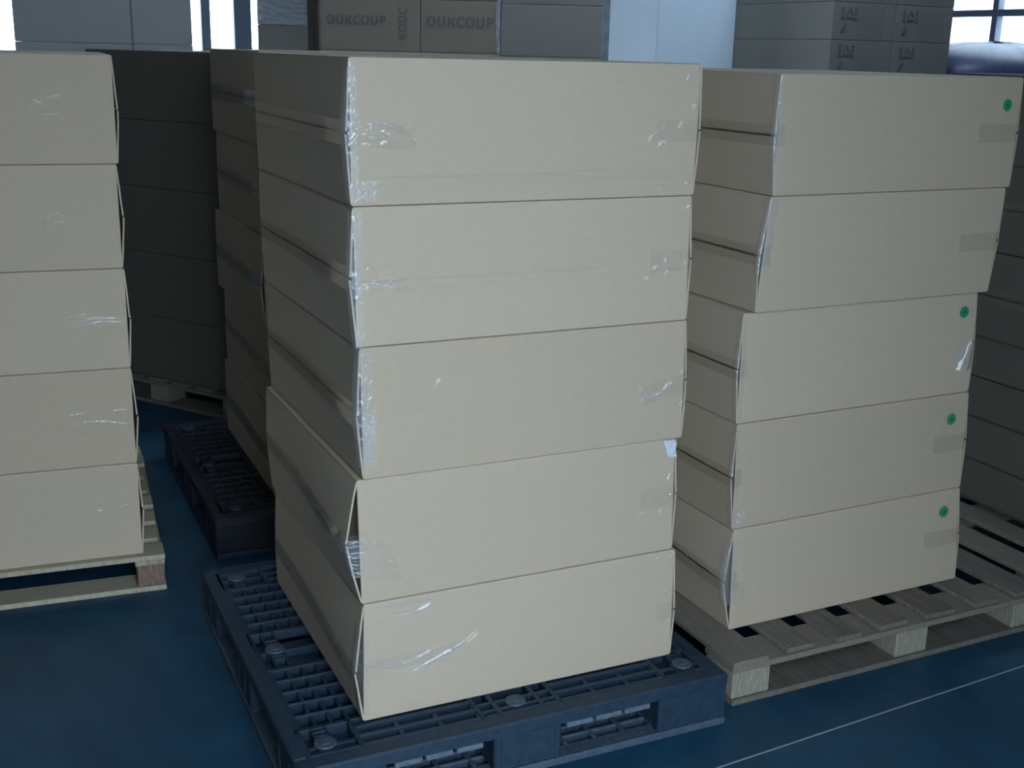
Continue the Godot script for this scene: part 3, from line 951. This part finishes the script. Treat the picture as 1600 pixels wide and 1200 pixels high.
# ------------------------------------------------------------------ stacks behind
func build_back_stacks() -> void:
	var o := thing("carton", "", "carton", Vector3.ZERO, 0.0)
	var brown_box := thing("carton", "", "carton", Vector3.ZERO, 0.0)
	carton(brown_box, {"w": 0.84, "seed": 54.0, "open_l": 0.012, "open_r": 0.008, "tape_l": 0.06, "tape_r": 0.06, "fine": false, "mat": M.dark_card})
	carton(o, {"w": 0.84, "seed": 51.0, "open_l": 0.012, "open_r": 0.008, "tape_l": 0.06, "tape_r": 0.06, "fine": false})
	# behind the centre, on a black plastic pallet
	var c_at := Vector3(-0.82, 0, -3.87)
	var pal := thing("plastic_pallet", "black plastic pallet in the dark gap behind the centre stack", "pallet", along(c_at, 0.43, -0.235, -0.15), 0.43)
	plastic_pallet(pal, M.plastic_black, M.plastic)
	for k in 5:
		var shift: float = [0.0, 0.01, -0.012, 0.004, -0.006][k]
		var at := along(c_at, 0.43, shift, 0.0, DECK_PLASTIC + k * LEVEL + 0.0003)
		var label: String = "shaded carton, %s of the stack close behind the centre stack" % ["bottom", "second up", "middle", "fourth up", "topmost"][k]
		if k == 0:
			o.position = at
			o.rotation.y = 0.43
			tag(o, label, "carton", "cartons behind the centre stack")
		else:
			dup(o, "carton", label, at, 0.43, "cartons behind the centre stack")
	# across the dark aisle, turned the other way, on a wooden pallet
	var ya := -0.52
	var a_at := Vector3(-1.98, 0, -5.587)
	var ap := thing("wooden_pallet", "dark wooden pallet far down the left aisle", "pallet", along(a_at, ya, -0.16, -0.02), ya)
	wood_pallet(ap, [[0, 0.10], [0.15, 0.25], [0.30, 0.40], [0.45, 0.55], [0.60, 0.70], [0.75, 0.85], [0.92, 1.04]], 1.1, [[0, 0.12], [0.46, 0.58], [0.92, 1.04]], [[0.0, 0.12], [0.485, 0.605], [0.97, 1.09]], false, 14)
	for k in 5:
		var names := ["bottom", "second up", "middle", "fourth up", "topmost"]
		var at := along(a_at, ya, [0.0, 0.008, -0.01, 0.006, 0.0][k], 0.0, DECK_WOOD + k * LEVEL + 0.0003)
		var label: String = "carton in deep shade, %s of the stack far down the left aisle" % names[k]
		if k == 0:
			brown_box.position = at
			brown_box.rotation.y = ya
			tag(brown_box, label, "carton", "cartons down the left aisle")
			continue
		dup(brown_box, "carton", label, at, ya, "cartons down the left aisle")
	# right edge, behind the stickered stack
	var s0 := Vector3(0.603, 0, -2.798)
	var sp := thing("wooden_pallet", "wooden pallet at the right edge of the photo beside the stickered stack", "pallet", along(s0, 0.456, 1.2, 0.02), 0.456)
	wood_pallet(sp, [[0, 0.115], [0.18, 0.28], [0.35, 0.45], [0.52, 0.62], [0.69, 0.79], [0.86, 0.96], [1.04, 1.15]], 1.1, [[0, 0.126], [0.5, 0.63], [1.02, 1.15]], [[0.0, 0.13], [0.485, 0.615], [0.965, 1.095]], false, 21)
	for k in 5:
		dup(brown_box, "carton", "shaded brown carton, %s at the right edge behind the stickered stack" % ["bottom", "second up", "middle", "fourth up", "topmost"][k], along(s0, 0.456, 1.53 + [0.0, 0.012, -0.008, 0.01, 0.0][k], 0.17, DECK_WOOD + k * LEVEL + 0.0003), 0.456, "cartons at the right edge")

# ------------------------------------------------------------------ far things along the top of the photo
func stack_of(at: Vector3, turn: float, w: float, d: float, h: float, levels: int, m: Material, shown_from: int, label_of: Callable, group: String, dress = null) -> void:
	for k in levels:
		var shown := k >= shown_from
		var o := thing("carton", label_of.call(k) if shown else "brown carton low in a far stack, hidden behind the front stacks", "carton", along(at, turn, 0.0, 0.0, k * (h + 0.0008)), turn, group if shown else "hidden lower cartons of the far stacks")
		carton(o, {"w": w, "d": d, "h": h, "flaps": false, "mat": m, "seed": float(k), "fine": false, "wobble": 0.004})
		if shown and dress != null:
			dress.call(o, k)

func text_part(o: Node3D, s: String, size: float, at: Vector3, turn_z := 0.0) -> void:
	var tm := TextMesh.new()
	var f := SystemFont.new()
	f.font_names = PackedStringArray(["Droid Sans"])
	f.font_weight = 700
	tm.font = f
	tm.text = s
	tm.font_size = 64
	tm.pixel_size = size / 64.0
	tm.depth = 0.002
	var p := part("printed_lettering", tm, M.print, o)
	p.position = at
	p.rotation.z = turn_z

func low_pallet(at: Vector3, turn: float, w: float, label: String) -> void:
	var o := thing("wooden_pallet", label, "pallet", at, turn, "pallets hidden under the far stacks")
	var boards := []
	for k in 5:
		boards.append([k * (w - 0.1) / 4.0, k * (w - 0.1) / 4.0 + 0.1])
	wood_pallet(o, boards, 0.9, [[0, 0.1], [w / 2 - 0.05, w / 2 + 0.05], [w - 0.1, w]], [[0.0, 0.1], [0.4, 0.5], [0.8, 0.9]], false, 30)

func build_far_things() -> void:
	var hid := "wooden pallet under a far stack, hidden behind the front stacks"
	# brown cartons with dark blue lettering, two columns, then a plain column turned a little
	var z := -7.39
	low_pallet(Vector3(-1.195, 0, z), 0.02, 1.07, hid)
	stack_of(Vector3(-1.195, DECK_WOOD + 0.012, z), 0.02, 0.592, 0.6, 0.3, 7, M.brown, 5, func(k: int) -> String: return "brown carton with lettering and upright print, left lettered column, %s" % ["at frame top", "lower one in view"][0 if k == 6 else 1], "lettered brown cartons", func(o: Node3D, k: int) -> void:
		text_part(o, "OUKCOUP", 0.075, Vector3(0.21, 0.175, 0.004))
		text_part(o, "KOUC", 0.07, Vector3(0.49, 0.16, 0.004), PI / 2))
	stack_of(Vector3(-0.6, DECK_WOOD + 0.012, z - 0.013), 0.02, 0.47, 0.6, 0.3, 7, M.brown, 5, func(k: int) -> String: return "brown carton with bold dark lettering, right lettered column, %s" % ["at frame top", "lower one in view"][0 if k == 6 else 1], "lettered brown cartons", func(o: Node3D, k: int) -> void:
		text_part(o, "OUKCOUP", 0.085, Vector3(0.235, 0.175, 0.004))
		film_piece(o, {}, Vector2(0.455, 0.0), Vector2(0.475, 0.0), Vector2(0.475, 0.3), Vector2(0.45, 0.3), 0.012, Vector2(1, 8), 60.0 + k, M.wrap))
	low_pallet(Vector3(-0.11, 0, -7.42), 0.02, 0.62, hid)
	stack_of(Vector3(-0.12, DECK_WOOD + 0.0005, -7.42), 0.02, 0.615, 0.6, 0.3, 7, M.brown_b, 5, func(k: int) -> String: return "plain grey-brown carton beside the white pillar, %s" % ["at the top of the photo" if k == 6 else "below the seam in view"], "plain cartons by the pillar")
	# film-wrapped cartons left of them, and the dark side of the load between
	low_pallet(Vector3(-1.60, 0, -7.5), 0.0, 0.36, hid)
	stack_of(Vector3(-1.60, DECK_WOOD + 0.09, -7.5), 0.0, 0.305, 0.6, 0.26, 8, M.brown_b, 6, func(k: int) -> String: return "narrow carton under shiny wrinkled film, %s" % ["upper one by the window" if k == 7 else "lower one by the window"], "film-wrapped cartons by the window", func(o: Node3D, k: int) -> void:
		film_piece(o, {}, Vector2(0.0, 0.0), Vector2(0.305, 0.0), Vector2(0.305, 0.255), Vector2(0.0, 0.255), 0.02, Vector2(1.2, 6), 70.0 + k, M.wrap))
	# white pillar
	var pil := struct("pillar", box_mesh(Vector3(0, 0, 0), Vector3(0.68, 4.395, -0.62), 0.01), M.white, Vector3(0.945, 0, -8.55), 0.5)
	pil.set_meta("label", "smooth white square pillar behind the centre and right stacks")
	# brown cartons with dark printed marks, a corner towards the camera
	var b2 := Vector3(2.02, 0, -8.03)
	low_pallet(along(b2, 0.52, 0.0, 0.0), 0.52, 1.0, hid)
	var hk := 0.2356
	for col in 2:
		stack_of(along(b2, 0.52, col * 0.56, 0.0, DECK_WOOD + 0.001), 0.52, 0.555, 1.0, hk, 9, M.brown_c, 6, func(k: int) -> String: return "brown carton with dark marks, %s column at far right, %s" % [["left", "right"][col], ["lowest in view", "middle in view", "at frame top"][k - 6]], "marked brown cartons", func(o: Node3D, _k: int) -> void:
			var st := begin()
			# upright bar, an A-shaped stroke over a line, another upright bar
			bar(st, Vector3(0.07, 0.135, 0.003), Vector3(0.095, 0.205, 0.005), 0.0005)
			bar(st, Vector3(0.185, 0.13, 0.003), Vector3(0.21, 0.205, 0.005), 0.0005)
			bar(st, Vector3(0.11, 0.138, 0.003), Vector3(0.175, 0.148, 0.005), 0.0005)
			for e in [-1.0, 1.0]:
				for q in 6:
					bar(st, Vector3(0.142 + e * (0.002 + q * 0.005) - 0.004, 0.196 - q * 0.007, 0.003), Vector3(0.142 + e * (0.002 + q * 0.005) + 0.004, 0.204 - q * 0.007, 0.005), 0.0005)
			part("printed_lettering", st.commit(), M.print_dark, o)
			var sm := begin()
			for q in 4:
				bar(sm, Vector3(0.07 + q * 0.008, 0.05 + q * 0.012, 0.003), Vector3(0.095 + q * 0.008, 0.062 + q * 0.012, 0.005), 0.0005)
			part("printed_mark", sm.commit(), M.print_dark, o)
			film_piece(o, {}, Vector2(0.22, 0.0), Vector2(0.45, 0.0), Vector2(0.45, 0.23), Vector2(0.2, 0.23), 0.01, Vector2(2, 4), 80.0 + _k + col * 3, M.film))
	# big dark cartons behind the left stack
	low_pallet(Vector3(-2.965, 0, -7.205), 0.3, 0.65, hid)
	stack_of(Vector3(-2.965, DECK_WOOD + 0.018, -7.205), 0.3, 0.655, 0.6, 0.3, 8, M.brown_d, 5, func(k: int) -> String: return "large carton by the bright window behind the left stack, %s" % ["lowest in view", "second in view", "at frame top"][k - 5], "cartons by the left window")
	low_pallet(Vector3(-2.33, 0, -7.40), 0.3, 0.34, hid)
	stack_of(Vector3(-2.33, DECK_WOOD + 0.018, -7.40), 0.3, 0.345, 0.6, 0.3, 6, M.brown_d, 5, func(_k: int) -> String: return "dark carton topping the lower stack against the bright left window", "cartons against the left window")
	# a load under a tarpaulin by the right windows
	var tp := thing("tarpaulin_load", "dark bluish covered load with a rounded top below the right windows", "tarpaulin", place(7.3, 6.9), YAW)
	var rows := []
	for i in 25:
		var v := i / 24.0
		var line := PackedVector3Array()
		for j in 49:
			var a := TAU * j / 48.0
			var prof := clampf(v / 0.75, 0, 1)
			var rad := 1.0 if v < 0.75 else cos((v - 0.75) / 0.25 * PI / 2)
			var y := prof * 1.6 if v < 0.75 else 1.6 + 0.21 * sin((v - 0.75) / 0.25 * PI / 2)
			var q := 1.0 / pow(pow(absf(cos(a)), 5.0) + pow(absf(sin(a)), 5.0), 0.2)
			var bump := 1.0 + 0.04 * noise.get_noise_3d(cos(a) * 4.0, y * 1.5, sin(a) * 4.0)
			line.append(Vector3(cos(a) * q * 0.8 * rad * bump, y * (1.0 + 0.015 * noise.get_noise_2d(cos(a) * 3.0, sin(a) * 3.0)), sin(a) * q * 0.6 * rad * bump))
		rows.append(line)
	var ts := begin()
	sheet(ts, rows, true)
	part("tarpaulin", ts.commit(), M.tarp, tp)
